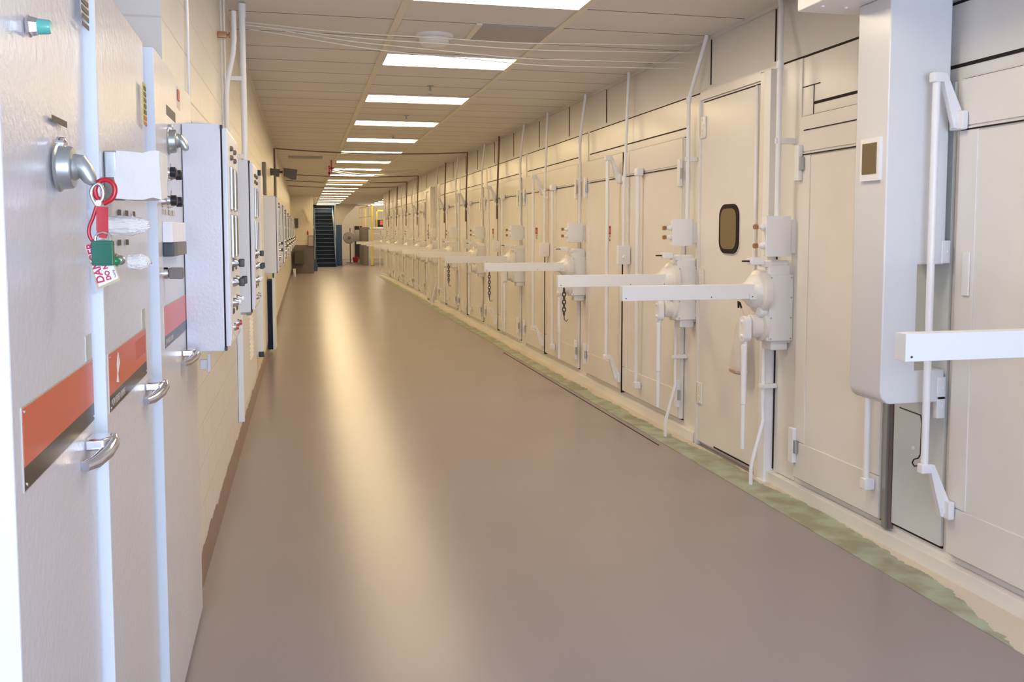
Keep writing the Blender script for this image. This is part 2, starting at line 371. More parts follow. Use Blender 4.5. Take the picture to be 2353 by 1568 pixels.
def leaf(L, hinge_far, top, bot, label, hw=True, door=None):
    # origin at its near bottom edge on the oven face; runs +Y for L
    t = thing('oven_door', label, 'oven door', (XT, 0, 0), 'insulated oven doors along the right wall')
    mb = MB().box(-.035, -.002, .006, L-.006, bot, top, .006)
    for (a, bb, c, d) in ((.006, L-.006, top-.24, top-.005), (.006, L-.006, bot+.005, bot+.26), (.006, .14, bot+.26, top-.24), (L-.14, L-.006, bot+.26, top-.24)):
        mb.box(-.043, -.034, a+.003, bb-.003, c+.003, d-.003, .003)
    mb.obj('leaf', 'oven', t)
    MB().box(-.046, -.0435, .02, L-.02, top-.262, top-.254).obj('rail_seam', 'gap', t)
    MB().box(-.012, 0, .0, L, top, top+.006).obj('seam', 'gap', t); MB().box(-.012, 0, .0, L, bot-.010, bot).obj('seam', 'gap', t)
    if hw:
        yh = L-.02 if hinge_far else .02
        for z in (bot+.22, top-.32):
            h = MB().box(-.075, -.043, yh-.03, yh+.03, z-.11, z+.13, .006).obj('hinge', 'white', t)
            MB().box(-.070, -.045, yh-.055, yh-.028, z-.04, z+.05, .004).obj('hinge_pin', 'steel', h)
            MB().box(-.060, -.048, yh+.028, yh+.05, z-.09, z-.02, .003).obj('hinge_clip', 'steel', h)
    return t
def lockbar(y, z0, z1, label, crank=True, x=-.20):
    t = thing('lock_bar', label, 'lock bar', (XT, y, 0), 'vertical lock bars on the oven doors')
    MB().tube([(x, 0, z0), (x, 0, z1)], .019, 12).obj('bar', 'white', t)
    if crank:
        for s_, z in ((1, z1), (-1, z0)):
            zz = z-.20 if s_ > 0 else z-.21
            p = MB().box(x-.03, x+.035, -.022, .022, z-.025, z+.025, .008)
            p.prism([(x+.02, z+.02), (x+.05, z+.02), (-.05, zz+.02), (-.055, zz-.05), (-.10, zz-.05)], 1, -.014, .014)
            p.obj('crank', 'white', t)
            MB().box(-.085, -.048, -.05, .045, zz-.06, zz+.035, .008).box(-.10, -.085, -.02, .02, zz-.03, zz).obj('bracket', 'white', t)
    else:
        MB().box(x-.03, -.048, -.05, .04, z1-.02, z1+.055, .012).obj('bracket', 'white', t)
        MB().box(x-.025, -.048, -.03, .03, z0-.04, z0+.03, .01).obj('bracket', 'white', t)
    return t
def switchbox(y, z0, z1, label, nuts=True, x0=-.06, x1=-.23, d=.06):
    t = thing('switch_box', label, 'switch box', (XT, y, 0), 'small white switch boxes on the oven posts')
    MB().box(x0, x1, 0, d, z0, z1, .006).box(x0, (0 if nuts else -.048), .0, .05, z0+.02, z1-.02).obj('housing', 'white', t)
    MB().box(x0+.012, x1-.006, -.012, 0, z0-.005, z1+.005, .004).obj('cover', 'white', t)
    if nuts:
        for z in (z0+.07, z1-.07):
            n = MB().lathe((x1, .03, z), (-1, 0, 0), [(0, .022), (.02, .022), (.03, .014), (.05, .014)], 12).obj('push_button', 'white', t)
            MB().lathe((x1-.05, .03, z), (-1, 0, 0), [(0, .018), (.028, .018)], 6).obj('brass_cap', 'brass', n)
    else:
        MB().lathe((.5*(x0+x1), -.012, z0+.07), (0, -1, 0), [(0, .022), (.015, .02), (.02, .01)], 14).obj('dial', 'white', t)
    return t
def conduit(y, zb, label, top_dx=0, top_dy=0, m='white', kink=3.0, x=-.085, r=.017, name='conduit', clamps=(2.45,)):
    t = thing(name, label, 'conduit', (XT, y, 0), 'conduits down the oven wall')
    pts = [(x, 0, zb), (x, 0, kink-.03), (x+.006, top_dy*.06, kink+.02), (x*.6+top_dx, top_dy*.9, H-.05), (x*.6+top_dx, top_dy, H)]
    MB().tube(pts, r, 12).lathe((x, 0, kink-.05), (0, 0, 1), [(0, r+.006), (.05, r+.006)], 12).obj('pipe', m, t)
    for z in clamps: MB().box(x-.024, (-.049 if 'middle' in label else 0), -.012, .012, z-.02, z+.02, .004).obj('clamp', 'white', t)
    return t
OPS = []
def operator(y, label, arm=True):
    if OPS: return dup(OPS[0], (XT, y, 0), label)
    t = thing('door_operator', label, 'door operator', (XT, y, 0), 'gear operators with long arms on the oven wall')
    h = MB().box(-.02, -.20, .0, .17, 1.06, 1.60, .02, 3).box(-.03, -.16, .015, .15, 1.0, 1.07, .012).box(-.03, -.17, .02, .15, 1.58, 1.63, .012)
    h.box(0, -.03, .02, .15, 1.05, 1.6).obj('gear_housing', 'white', t)
    cp = MB().box(-.012, -.19, -.012, .0, 1.07, 1.53, .004).obj('cover_plate', 'white', t)
    for xx in (-.026, -.178):
        for z in (1.085, 1.23, 1.37, 1.51): MB().lathe((xx, -.012, z), (0, -1, 0), [(0, .006), (.005, .005)], 8).obj('bolt', 'steel', cp)
    MB().lathe((-.19, .085, 1.41), (-1, 0, 0), [(0, .15), (.03, .155), (.05, .15), (.062, .12), (.10, .105), (.13, .07), (.17, .055)], 28).obj('upper_flange', 'oven', t)
    MB().lathe((-.19, .085, 1.17), (-1, 0, 0), [(0, .11), (.025, .11), (.035, .085), (.09, .08), (.10, .065)], 24).obj('lower_flange', 'oven', t)
    MB().lathe((-.20, .03, 1.27), (-1, 0, 0), [(0, .035), (.05, .035), (.06, .02)], 12).obj('boss', 'white', t)
    MB().box(-.245, -.34, -.03, .05, 1.60, 1.65, .008).box(-.17, -.25, .0, .05, 1.585, 1.62).obj('indicator', 'white', t)
    MB().box(-.34, -.39, .0, .02, 1.62, 1.63).obj('indicator_pin', 'gap', t)
    lv = MB().prism([(x_, z_) for x_, z_ in rrect(.04, .13, 1.06, 1.24, .043)], 0, -.295, -.345).obj('lever', 'white', t)
    for z in (1.10, 1.2): MB().lathe((-.345, .085, z), (-1, 0, 0), [(0, .014), (.014, .012)], 10).obj('lever_nut', 'white', lv)
    MB().tube([(-.32, .085, 1.08), (-.32, .085, 1.04), (-.325, .085, 1.035), (-.325, .085, .62), (-.325, .085, .615), (-.325, .085, .30)], [.017, .017, .021, .021, .015, .015], 12).obj('hanging_tube', 'white', t)
    if arm:
        am = MB().box(-.30, -1.26, .0, .06, 1.365, 1.465, .003).box(-.28, -.34, -.012, .07, 1.36, 1.40, .006).obj('arm', 'whitew', t)
        for xx in (-1.235, -.62, -.32): MB().lathe((xx, -.0005 if xx < -.4 else -.0125, 1.382), (0, -1, 0), [(0, .0045), (.002, .004)], 8).obj('rivet', 'sdark', am)
    OPS.append(t); return t
def post(y, label):
    t = thing('post', label, 'post', (XT, y, 0), 'steel support posts at the oven joints')
    MB().box(-.05, 0, -.04, .04, .09, .98, .004).obj('channel', 'whitew', t); MB().box(-.055, 0, -.05, .05, .085, .10).obj('foot', 'whitew', t)
    return t
# --- near oven bay (in front of the camera)
def place(o, y): o.location.y = y; return o
t = place(leaf(1.0, True, 2.60, .13, 'wide ivory oven door running out of the right edge of the photo', hw=False), 3.0)
MB().box(-.055, -.043, .88, .93, 1.50, 1.72, .01).obj('pull_handle', 'white', t)
t = place(leaf(.96, True, 2.60, .13, 'ivory oven door half hidden behind the hanging square duct'), 4.56)
MB().box(-.049, -.0465, .03, .90, 2.50, 2.506).obj('seam', 'gap', t)
t = thing('filler_panel', 'narrow pale green-grey panel between two near oven doors', 'panel', (XT, 4.06, 0))
MB().box(-.02, 0, 0, .415, .14, 2.60, .004).obj('panel', 'greenpaint', t); MB().box(-.012, 0, .0, .415, .128, .139).obj('seam', 'gap', t)
MB().lathe((-.02, .24, .62), (-1, 0, 0), [(0, .012), (.006, .01)], 12).obj('bolt', 'white', t)
t = thing('door_gap_seal', 'dark gasket strip in the gap beside the near green-grey panel', 'seal', (XT, 4.48, 0))
MB().box(-.03, 0, .0, .07, .10, 2.6).obj('gasket', 'conduit', t); MB().box(-.045, -.03, .02, .05, .10, 2.6).obj('lip', 'steel', t)
lockbar(3.975, .60, 2.60, 'white lock bar with two cranks standing beside the near right arm')
lockbar(4.62, .34, 1.45, 'lock bar low behind the bottom of the square duct', crank=False, x=-.09)
# hooked black rod
pts = [at(2068, 937, 0, 3.25), at(2116, 955, 0, 3.25), at(2118, 975, 0, 3.25), at(2115, 1045, 0, 3.25), at(2110, 1053, 0, 3.25), at(2100, 1056, 0, 3.25), at(2096, 1064, 0, 3.25), at(2101, 1072, 0, 3.25), at(2110, 1070, 0, 3.25)]
tag(MB().tube(pts, .004, 8).obj('bent_rod', 'dark'), 'thin black bent rod hooked below the square duct', 'rod')
switchbox(5.60, 1.66, 1.93, 'white switch box with two brass capped buttons above the nearest visible operator')
conduit(5.64, 1.93, 'white conduit with a long offset bend, beside the square duct', top_dx=.03, top_dy=.16, kink=2.99, x=-.13, r=.019)
operator(5.62, 'white gear operator with its long arm on the post beside the windowed door')
t = operator(2.74, 'white box arm reaching in from the right edge, in front of the square duct')
# post channel by the passage door
t = thing('door_post', 'tall white steel post at the near side of the windowed door', 'post', (XT, 5.86, 0))
MB().box(-.075, 0, 0, .09, .0, 2.98, .004).obj('channel', 'white', t); MB().box(-.008, 0, -.010, -.003, .1, 2.98).obj('seam', 'gap', t)
MB().box(-.085, 0, -.01, .10, 0, .012).obj('foot', 'white', t)
t = thing('door_post', 'tall white steel post beside the far windowed door', 'post', (XT, 23.0, 0))
MB().box(-.13, 0, 0, .28, .0, 3.0, .004).obj('channel', 'oven', t); MB().box(-.135, 0, -.01, .0, 0, .012).obj('foot', 'white', t)
def passage_door(y, label):
    t = thing('passage_door', label, 'door', (XT, y, 0), 'narrow passage doors with oval window')
    MB().box(-.03, -.002, 0, 1.02, .03, 2.93, .006).obj('leaf', 'oven', t)
    MB().box(-.045, 0, -.06, -.0, .0, 2.98).box(-.045, 0, 1.02, 1.05, .0, 2.98).box(-.045, 0, 0, 1.02, 2.93, 2.99).obj('frame', 'oven', t)
    MB().box(-.034, -.029, .02, .98, 2.905, 2.914).box(-.034, -.029, .03, .7, .04, .052).obj('seam', 'gap', t)
    gz = MB(); gz.prism(rrect(.31, .64, 1.655, 2.045, .10, 8), 0, -.046, -.03); fr = gz.obj('window_gasket', 'gap', t)
    MB().prism(rrect(.342, .608, 1.69, 2.01, .075, 8), 0, -.050, -.044).obj('window_pane', 'glass', fr)
    MB().prism(rrect(.30, .65, 1.645, 2.055, .105, 8), 0, -.036, -.03).obj('window_trim', 'oven', t)
    for z in (.45, 1.42, 2.70):
        mb = MB().box(-.045, -.03, .93, 1.03, z-.09, z+.09, .005)
        for k in range(4): mb.lathe((-.045, .95+.03*(k % 2), z-.07+.045*k), (-1, 0, 0), [(0, .009), (.006, .007)], 8)
        mb.obj('hinge', 'oven', t)
    MB().tube([(-.05, .04, 1.4), (-.05, .04, 2.9)], .012, 8).obj('edge_bar', 'white', t)
    return t
PD = passage_door(6.06, 'narrow ivory passage door with an oval amber window and a bag hanging on it')
passage_door(23.45, 'far passage door with an oval window, halfway down the oven wall')
# floor conduit legs under operators
def leg(y, label, y1=-.5):
    t = thing('floor_conduit', label, 'conduit', (XT, y, 0), 'conduits running down from operators to the floor')
    MB().tube([(-.10, .06, 1.03), (-.10, .06, .55), (-.11, .03, .47), (-.19, -.02+.05, .18), (-.20, .03, .12), (-.20, .03, .006)], .014, 10).obj('pipe', 'white', t)
    MB().box(-.125, 0, .03, .09, .70, .73, .005).obj('clamp', 'white', t)
    return t
leg(5.78, 'white conduit bending down to the floor under the operator beside the windowed door')
leg(7.35, 'white conduit bending to a dark foot on the green strip, second from near')
leg(22.3, 'thin conduit bending to the floor under the sixth operator')
# --- repeating bays
POS = ['first', 'second', 'third', 'fourth', 'fifth', 'sixth', 'seventh', 'eighth', 'ninth']
for i, (a, s_, c) in enumerate(DB):
    w_ = POS[i]; far = i > 4
    place(leaf(s_-a-.008, False, 2.66, .14, 'ivory oven door, near leaf of the %s double doorway past the windowed door' % w_ if not far else 'far oven door, near leaf of the %s double doorway' % w_), a)
    place(leaf(c-s_-.01, True, 2.66, .14, 'ivory oven door, far leaf of the %s double doorway past the windowed door' % w_ if not far else 'far oven door, far leaf of the %s double doorway' % w_), s_+.01)
    tag(MB().box(XW-.05, XW-.004, s_-.006, s_+.008, .12, 2.66).obj('door_gasket', 'gap'), 'dark gasket line where the leaves of the %s double doorway meet' % w_, 'seal', 'gaskets between oven doors')
    lockbar(s_+.05, .50, 2.60, 'white lock bar with cranks at the centre of the %s double doorway' % w_)
    lockbar(s_-.55, .30, 2.40, 'plain white lock bar on the near leaf of the %s double doorway' % w_, crank=False, x=-.09)
    switchbox(s_-.22, 1.50, 1.68, 'square white dial switch at the centre of the %s double doorway' % w_, nuts=False, x0=-.055, x1=-.17)
    dark = i >= 2
    conduit(s_-.18, 1.68 if not dark else 2.05, ('%s conduit down the middle of the %s double doorway' % ('white' if not dark else 'dark', w_)), m='conduit' if dark or i == 1 and False else 'white', kink=2.4, x=-.10, r=.016, name='center_conduit', clamps=(2.0+.3,))
    operator(c+.06, 'white gear operator with long arm beyond the %s double doorway' % w_)
    switchbox(c+.10, 1.71, 1.93, 'white switch box with two buttons beyond the %s double doorway' % w_)
    conduit(c+.12, 1.93, 'white conduit above the operator beyond the %s double doorway' % w_, top_dy=-.1, kink=2.95)
# operator and conduits at the post between the passage door and the first double doorway
operator(7.17, 'white gear operator with long arm between windowed door and first double doorway')
switchbox(7.20, 1.71, 1.93, 'white switch box with two buttons between windowed door and first double doorway')
conduit(7.22, 1.93, 'white conduit slanting up to the ceiling at the far side of the windowed door', top_dx=.0, top_dy=-.26, kink=2.98, x=-.09)
operator(24.64, 'white gear operator just beyond the far windowed door')
# chains hanging from arms
def chain(x, y, z0, z1, label):
    mb = MB(); z = z0; k = 0
    while z > z1:
        c = [(x+(.015*math.cos(a) if k % 2 else 0), y+(0 if k % 2 else .015*math.cos(a)), z+.021*math.sin(a)) for a in [2*math.pi*j/8 for j in range(9)]]
        mb.tube(c, .0055, 6, False); z -= .032; k += 1
    mb.tube([(x, y, z+.01), (x+.004, y, z-.02), (x+.02, y, z-.035), (x+.035, y, z-.02)], .004, 5)
    tag(mb.obj('chain', 'sdark'), label, 'chain', 'chains hanging from the arms')
chain(2.12, 7.20, 1.336, 1.12, 'short dark chain with hook hanging from the arm tip, nearest chain')
chain(2.12, 10.31, 1.336, 1.06, 'dark chain hanging from an arm tip, second chain from near')
chain(2.12, 13.34, 1.336, 1.05, 'dark chain hanging from an arm tip, farthest chain')
# warning stickers
def sticker(loc, wy, parts, label, axis=-1, name='warning_sticker', group=None):
    t = thing(name, label, 'sticker', loc, group)
    for nm, m, (y0, y1, z0, z1), d in parts: MB().box(0, axis*.001*d, y0, y1, z0, z1).obj(nm, m, t)
    return t
for y, l in ((9.34, 'red and white warning sticker on the first double doorway'), (12.50, 'red warning sticker on the second double doorway'), (15.55, 'red warning sticker on the third double doorway')):
    sticker((XW-.036, y, 0), 0, [('backing', 'swhite', (0, .15, 1.72, 1.90), 1), ('red_panel', 'sred', (.005, .145, 1.80, 1.895), 2), ('print', 'sdark', (.02, .13, 1.87, 1.885), 3),
            ('print', 'sdark', (.015, .135, 1.805, 1.818), 3), ('print', 'sdark', (.03, .05, 1.775, 1.79), 3), ('print', 'sdark', (.06, .075, 1.75, 1.765), 3), ('print', 'sdark', (.03, .06, 1.73, 1.745), 3)], l, group='warning stickers on the oven doors')
# hanging bag on the passage door
t = thing('plastic_bag', 'clear plastic bag with a black handle hanging from a knob on the windowed door', 'bag', (XW-.06, 6.17, 0))
bm = bmesh.new(); bmesh.ops.create_uvsphere(bm, u_segments=28, v_segments=20, radius=1)
for v in bm.verts:
    z = v.co.z; k = (z+1)/2; rr = math.sqrt(max(1e-4, 1-z*z)); f = (1 if rr < 1e-2 else 1/rr)
    wdt = .125*(1-k)**.45*(1-.25*k)*min(1, (k*14+.25)) if k < .97 else .012
    wdt = max(wdt, .014)*min(1, rr*3); ang = math.atan2(v.co.y, v.co.x)
    wdt *= 1+.10*math.sin(5*ang+z*4)+.05*math.sin(11*ang)
    v.co = Vector((-.03+.42*wdt*math.cos(ang)-.02, wdt*math.sin(ang)+.03*(1-k), .74+.52*k))
me = MB(); me.bm.free(); me.bm = bm; me.obj('bag', 'bag', t)
MB().lathe((-.075, .03, .78), (0, 0, -1), [(0, .09), (.02, .085), (.03, .04)], 16).obj('contents', mat('tan_bag_contents', (.50, .33, .24), .8), t)
t.children[-1].scale = (.5, 1, 1); t.children[-1].location = (-.03, 0, 0)
MB().tube([(-.05, .0, 1.25), (-.055, .02, 1.29), (-.055, .045, 1.30), (-.05, .05, 1.25)], .008, 6).obj('strap', 'dark', t)
MB().lathe((-.03, .05, 1.32), (-1, 0, 0), [(0, .024), (.006, .024), (.01, .010), (.04, .010), (.045, .02), (.06, .02), (.065, .012)], 14).obj('knob', 'dark', PD)
# ------------------------------------------------------------------ hanging square duct
YC = 4.05
t = thing('cable_duct', 'large white square duct hanging down the wall with a small amber window', 'duct', (2.9, YC, 0))
z0, z1 = .93, 3.02
poly = [(0, 3.019), (0, .99), (.012, .955), (.04, .932), (.06, .928), (.38, .928), (.38, 1.10), (.20, 1.10), (.20, 1.655), (.36, 1.655), (.36, 3.019)]
mb = MB(); mb.prism(poly, 1, 0, .27); d_ = mb.obj('duct_body', 'duct', t)
bv = d_.modifiers.new('bevel', 'BEVEL'); bv.width = .006; bv.segments = 2; bv.limit_method = 'ANGLE'
for z in (1.72, 1.0, .90): MB().box(.34, .39, -.004, .03, z-.06, z+.06, .004).lathe((.375, -.004, z), (0, -1, 0), [(0, .008), (.006, .006)], 8).obj('bracket', 'white', t)
fr = MB().prism([(a, b_) for a, b_ in rrect(.04, .20, 2.09, 2.31, .004, 1)], 0, -.018, 0).obj('window_frame', 'white', t)
MB().box(-.021, -.017, .06, .18, 2.125, 2.285).obj('window_pane', 'glass', fr)
t = thing('overhead_box', 'white overhead box housing at the ceiling above the square duct', 'housing', (2.64, 1.4, 3.02))
MB().box(0, .68, 0, 3.1, 0, .425, .008).obj('housing', 'white', t)
for y in (2.2, 2.45, 2.7, 2.95):
    for x in (.06, .2): MB().lathe((x, y, 0), (0, 0, -1), [(0, .012), (.008, .009)], 10).obj('screw', 'white', t)
# ------------------------------------------------------------------ left: electrical cabinets
cols = dict(n1='nearest grey cabinet door, cut by the left edge of the photo', n2='middle grey cabinet door with taped-over switches', n3='far grey cabinet door beside the first white control box')
XF = -.487
doors = [(1.66, 2.36, .045), (2.40, 3.22, .032), (3.29, 4.43, .034)]
labs = ['tall grey drive cabinet nearest the camera, locked out with a red hasp', 'tall grey drive cabinet in the middle with paper taped over its switches', 'tall grey drive cabinet farthest of the three, next to the white control box']
cabs = []
for i, ((a, b_, th), l) in enumerate(zip(doors, labs)):
    t = thing('drive_cabinet', l, 'cabinet', (XF, a, 0), 'grey drive cabinets on the left')
    Ld = b_-a; deep = (b_ if i < 2 else 3.78)-a
    MB().box(-.05, -.50, .03, deep, .03, 2.46, .004).obj('body', 'cab', t)
    dr = MB().prism([(0, 0), (-.022 if i < 2 else -.012, Ld), (-.022-th+.01 if i < 2 else -.034, Ld), (-th, 0)], 2, .02, 2.45)
    d = dr.obj('door', 'cab', t)
    bv = d.modifiers.new('bevel', 'BEVEL'); bv.width = .003; bv.segments = 2
    MB().box(-th, -.0008, -.0015, .0, .02, 2.448).obj('door_edge', 'edge', t)
    MB().box(-th-.008, -th, -.001, .01, .03, 2.44).obj('door_gasket', 'gap', t)
    # maker's plate
    y0, y1 = (.055, Ld-.01) if i == 0 else ((.03, Ld-.13) if i == 1 else (.08, Ld-.03))
    sl = -.022/Ld if i < 2 else -.012/Ld
    def fx(y, e=0): return sl*y+e
    def slab(nm, m, ya, yb, za, zb, e0, e1, par):
        return MB().prism([(fx(ya, e0), ya), (fx(yb, e0), yb), (fx(yb, e1), yb), (fx(ya, e1), ya)], 2, za, zb).obj(nm, m, par)
    pz = 0 if i < 2 else .045
    pt = slab('name_plate', 'plate_edge', y0-.004, y1+.004, 1.360+pz, 1.513+pz, .0, .0016, t)
    slab('orange_field', 'orange', y0, y1, 1.405+pz, 1.510+pz, .0016, .0024, pt)
    slab('black_field', 'black_band', y0, y1, 1.363+pz, 1.405+pz, .0016, .0024, pt)
    slab('rating_plate', 'plate_edge', y1-.07, y1, 1.515+pz, 1.575+pz, .0, .0016, t)
    for yy in (y0+.01, y1-.01):
        for z in (1.372+pz, 1.502+pz): MB().lathe((fx(yy, .0024), yy, z), (1, 0, 0), [(0, .0035), (.002, .003)], 8).obj('plate_screw', 'chrome', pt)
    if i:
        text_mesh('lettering', 'POWERED DRIVE', .027, 'plate_edge', pt, (fx(y0+.02, .0026), y0+.02, 1.373+pz), (sl, 1, 0), (0, 0, 1))
        slab('faded_label', 'sred', y1-.22, y1-.02, 1.435+pz, 1.492+pz, .0024, .0028, pt)
    if i == 1:
        MB().prism([(y0+.10, 1.425), (y0+.13, 1.420), (y0+.12, 1.445), (y0+.15, 1.47), (y0+.13, 1.50), (y0+.11, 1.47), (y0+.115, 1.445)], 0, fx(y0+.12, .0024), fx(y0+.12, .0036)).obj('paint_chip', 'paper', pt)
    # paddle handle
    hz = 1.322 if i < 2 else 1.325; hy = (.62, .70, .62)[i]
    hd = MB().prism([(0, -.012), (.042, -.010), (.062, .03), (.050, .06), (0, .065)], 2, hz-.014, hz+.014)
    o = hd.obj('handle', 'chrome', t); o.location = (fx(hy), hy-.03, 0); bv = o.modifiers.new('bevel', 'BEVEL'); bv.width = .005; bv.segments = 3
    lv = MB().tube([(.054, .040, hz+.006), (.056, .020, hz-.004), (.048, -.010, hz-.018), (.032, -.045, hz-.030), (.014, -.075, hz-.034)], [.012, .0155, .017, .016, .013], 14).obj('handle_grip', 'chrome', o)
    cabs.append((t, fx))
def knob_disc(parent, fx, y, z, r, name='disconnect_switch'):
    k = MB().lathe((fx(y), y, z), (1, 0, 0), [(0, r*1.12), (.003, r*1.14), (.006, r*1.02), (.026, r*.97), (.030, r*.9), (.031, r*.62), (.040, r*.5), (.046, r*.3)], 28).obj(name, 'steel', parent)
    MB().tube([(fx(y, .028), y, z+.016), (fx(y, .040), y-.002, z+.010), (fx(y, .052), y-.004, z-.006), (fx(y, .062), y-.006, z-.026), (fx(y, .066), y-.007, z-.034)], [.014, .020, .0185, .0135, .007], 14).obj('switch_grip', 'steel', k)
    MB().lathe((fx(y), y, z+r*1.08), (1, 0, 0), [(0, .014), (.014, .013), (.018, .006)], 12).obj('latch_screw', 'chrome', k)
    return k
c1, f1 = cabs[0]; c2, f2 = cabs[1]; c3, f3 = cabs[2]
knob_disc(c1, f1, 2.03-1.66, 1.955, .045)
knob_disc(c3, f3, 3.62-3.29, 2.165, .045)
# pilot light at the top of the near cabinet
yk, zk = .03+.045, 0
p = at(66, 60, 0, XF); yy = p.y-1.66; zz = p.z
o = MB().lathe((f1(yy), yy, zz), (1, 0, 0), [(0, .020), (.004, .021), (.006, .018), (.018, .0155)], 6).obj('pilot_light', 'chrome', c1)
MB().lathe((f1(yy, .018), yy, zz), (1, 0, 0), [(0, .0145), (.018, .013), (.022, .011)], 20).obj('lens', 'pilot_green', o)
def lab_sl(cab, fx, a, px0, py0, px1, py1, m='sdark', name='label', h=None):
    q0 = at(px0, py0, 0, XF-.012); q1 = at(px1, py1, 0, XF-.012); ya, yb = q0.y-a, q1.y-a; zt = q0.z; zb = q1.z
    return MB().prism([(fx(ya, 0), ya), (fx(yb, 0), yb), (fx(yb, .0012), yb), (fx(ya, .0012), ya)], 2, zb, zt).obj(name, m, cab)
lb = lab_sl(c1, f1, 1.66, 108, 263, 145, 294, 'sdark')
lb2 = lab_sl(c1, f1, 1.66, 178, -30, 199, 50, 'swhite', 'notice_sticker')
q = at(178, 20, 0, XF-.012)
for k in range(7): MB().box(f1(.5, .0012), f1(.5, .002), q.y-1.66+.005, q.y-1.66+.072, q.z-.035+.03*k*.6, q.z-.035+.03*k*.6+.011).obj('print', 'sdark', lb2)
lb = lab_sl(c2, f2, 2.40, 323, 188, 334, 290, 'syel', 'caution_sticker')
q = at(324, 190, 0, XF-.012)
for k in range(7): MB().box(f2(.68, .001), f2(.68, .0024), q.y-2.40+.006, q.y-2.40+.05, q.z-.02-.019*k, q.z-.008-.019*k).obj('print', 'sdark' if k < 5 else 'sred', lb)
lab_sl(c3, f3, 3.29, 376, 240, 399, 282, 'sdark', 'label_plate')
lb = lab_sl(c3, f3, 3.29, 402, 198, 411, 255, 'swhite', 'notice_sticker')
q = at(402, 200, 0, XF-.012)
MB().box(f3(.5, .0012), f3(.5, .004), q.y-3.29+.004, q.y-3.29+.06, q.z-.05, q.z-.008).obj('red_panel', 'sred', lb)
# switches of middle cabinet, wrapped in paper
def yz(px, py, a, x=XF-.006): q = at(px, py, 0, x); return q.y-a, q.z
y, z = .05, 1.965
o = MB().box(f2(y), .03, y, y+.11, z-.055, z+.062, .005).obj('switch_block', 'steel', c2)
MB().box(f2(y), .031, y-.004, y+.112, z-.06, z-.005, .004).obj('switch_base', 'greyw', o)
def crumple(mb, amp, seed):
    rnd = random.Random(seed)
    bmesh.ops.subdivide_edges(mb.bm, edges=mb.bm.edges[:], cuts=4, use_grid_fill=True)
    for v in mb.bm.verts: v.co += Vector((rnd.uniform(-1, 1), rnd.uniform(-1, 1), rnd.uniform(-1, 1)))*amp
    return mb
crumple(MB().box(.028, .135, y-.006, y+.12, z-.058, z+.060), .0038, 3).obj('paper_wrap', 'paper', c2)
for (zc, xa, xb, hh, s_) in ((1.838, 0, .10, .026, 5), (1.744, .045, .10, .021, 9)):
    yy = .09; mb = MB().lathe((f2(yy, xa), yy, zc), (1, 0, 0), [(0, hh*.9), ((xb-xa)*.55, hh), ((xb-xa)*.8, hh*.75), (xb-xa, hh*.35)], 12)
    crumple(mb, .0016, s_).obj('paper_wrap', 'paper', c2)
for k, x_ in enumerate((.005, .022)):
    o = MB().lathe((f2(.10+.06*k), .06+.07*k, 1.748), (1, 0, 0), [(0, .019), (.012, .018), (.014, .014)], 16).obj('pilot_light', 'chrome', c2)
    MB().lathe((f2(.10+.06*k, .012), .06+.07*k, 1.748), (1, 0, 0), [(0, .0135), (.012, .012), (.018, .007), (.02, .001)], 16).obj('lens', 'lens_green' if k == 0 else 'steel', o)
for (px, py) in ((268, 488), (286, 490), (304, 492), (268, 558), (287, 557)):
    yy, zz = yz(px, py, 2.40); MB().box(f2(yy, .0), f2(yy, .0015), yy, yy+.035, zz-.008, zz+.008).obj('label', 'sdark', c2)
# controls of the far cabinet
for zc in (2.035, 1.935):
    for k in range(2):
        yy = .12+.16*k
        o = MB().lathe((f3(yy), yy, zc), (1, 0, 0), [(0, .024), (.012, .023), (.02, .018), (.03, .016)], 18).obj('push_button', 'chrome', c3)
        MB().lathe((f3(yy, .03), yy, zc), (1, 0, 0), [(0, .019), (.018, .019), (.022, .012)], 18).obj('button_cap', 'dark', o)
        MB().tube([(f3(yy, .010), yy, zc+.02), (f3(yy, .012), yy, zc+.042)], .002, 6).obj('guard_pin', 'steel', o)
for k in range(4):
    yy = .10+.10*k
    o = MB().box(f3(yy), f3(yy, .035), yy, yy+.09, 1.785, 1.86, .003).obj('rocker_switch', 'tag', c3)
    MB().box(f3(yy), f3(yy, .037), yy-.001, yy+.091, 1.735, 1.785, .003).obj('rocker_base', 'greyw' if k else 'dark', o)
o = MB().lathe((f3(.12), .12, 1.675), (1, 0, 0), [(0, .022), (.012, .021), (.018, .016)], 16).obj('push_button', 'chrome', c3)
MB().box(f3(.12, .018), f3(.12, .065), .10, .14, 1.655, 1.695, .004).obj('button_cap', 'greyw', o)
for k in range(4): MB().box(f3(.1, .0), f3(.1, .0015), .10+.09*k, .16+.09*k, 1.885, 1.905).obj('label', 'swhite', c3)
# ---- lockout hasp, padlock, tag  (hang in front of the near cabinet's switch)
YP = 2.035
def smooth(P, n=5):
    out = []
    for i in range(len(P)-1):
        a, b, c, d = P[max(0, i-1)], P[i], P[i+1], P[min(len(P)-1, i+2)]
        for k in range(n):
            t_ = k/n; out.append(.5*((2*b)+(c-a)*t_+(2*a-5*b+4*c-d)*t_*t_+(3*b-a-3*c+d)*t_**3))
    return out+[P[-1]]
def pt(px, py, y=YP): q = at(px, py, 1, y); return q
o = thing('lockout_hasp', 'red coated lockout hasp hooked through the near cabinet switch', 'hasp', pt(235, 480))
def loc(px, py, dy=0, base=(235, 480)): q = pt(px, py)-pt(*base); q.y += dy; return q
ring = [(232, 462), (222, 452), (218, 436), (224, 421), (236, 414), (250, 415), (261, 424), (264, 440), (258, 456), (246, 464), (238, 468)]
MB().tube(smooth([loc(*p) for p in ring]), .0052, 12).obj('red_jaw', 'red', o)
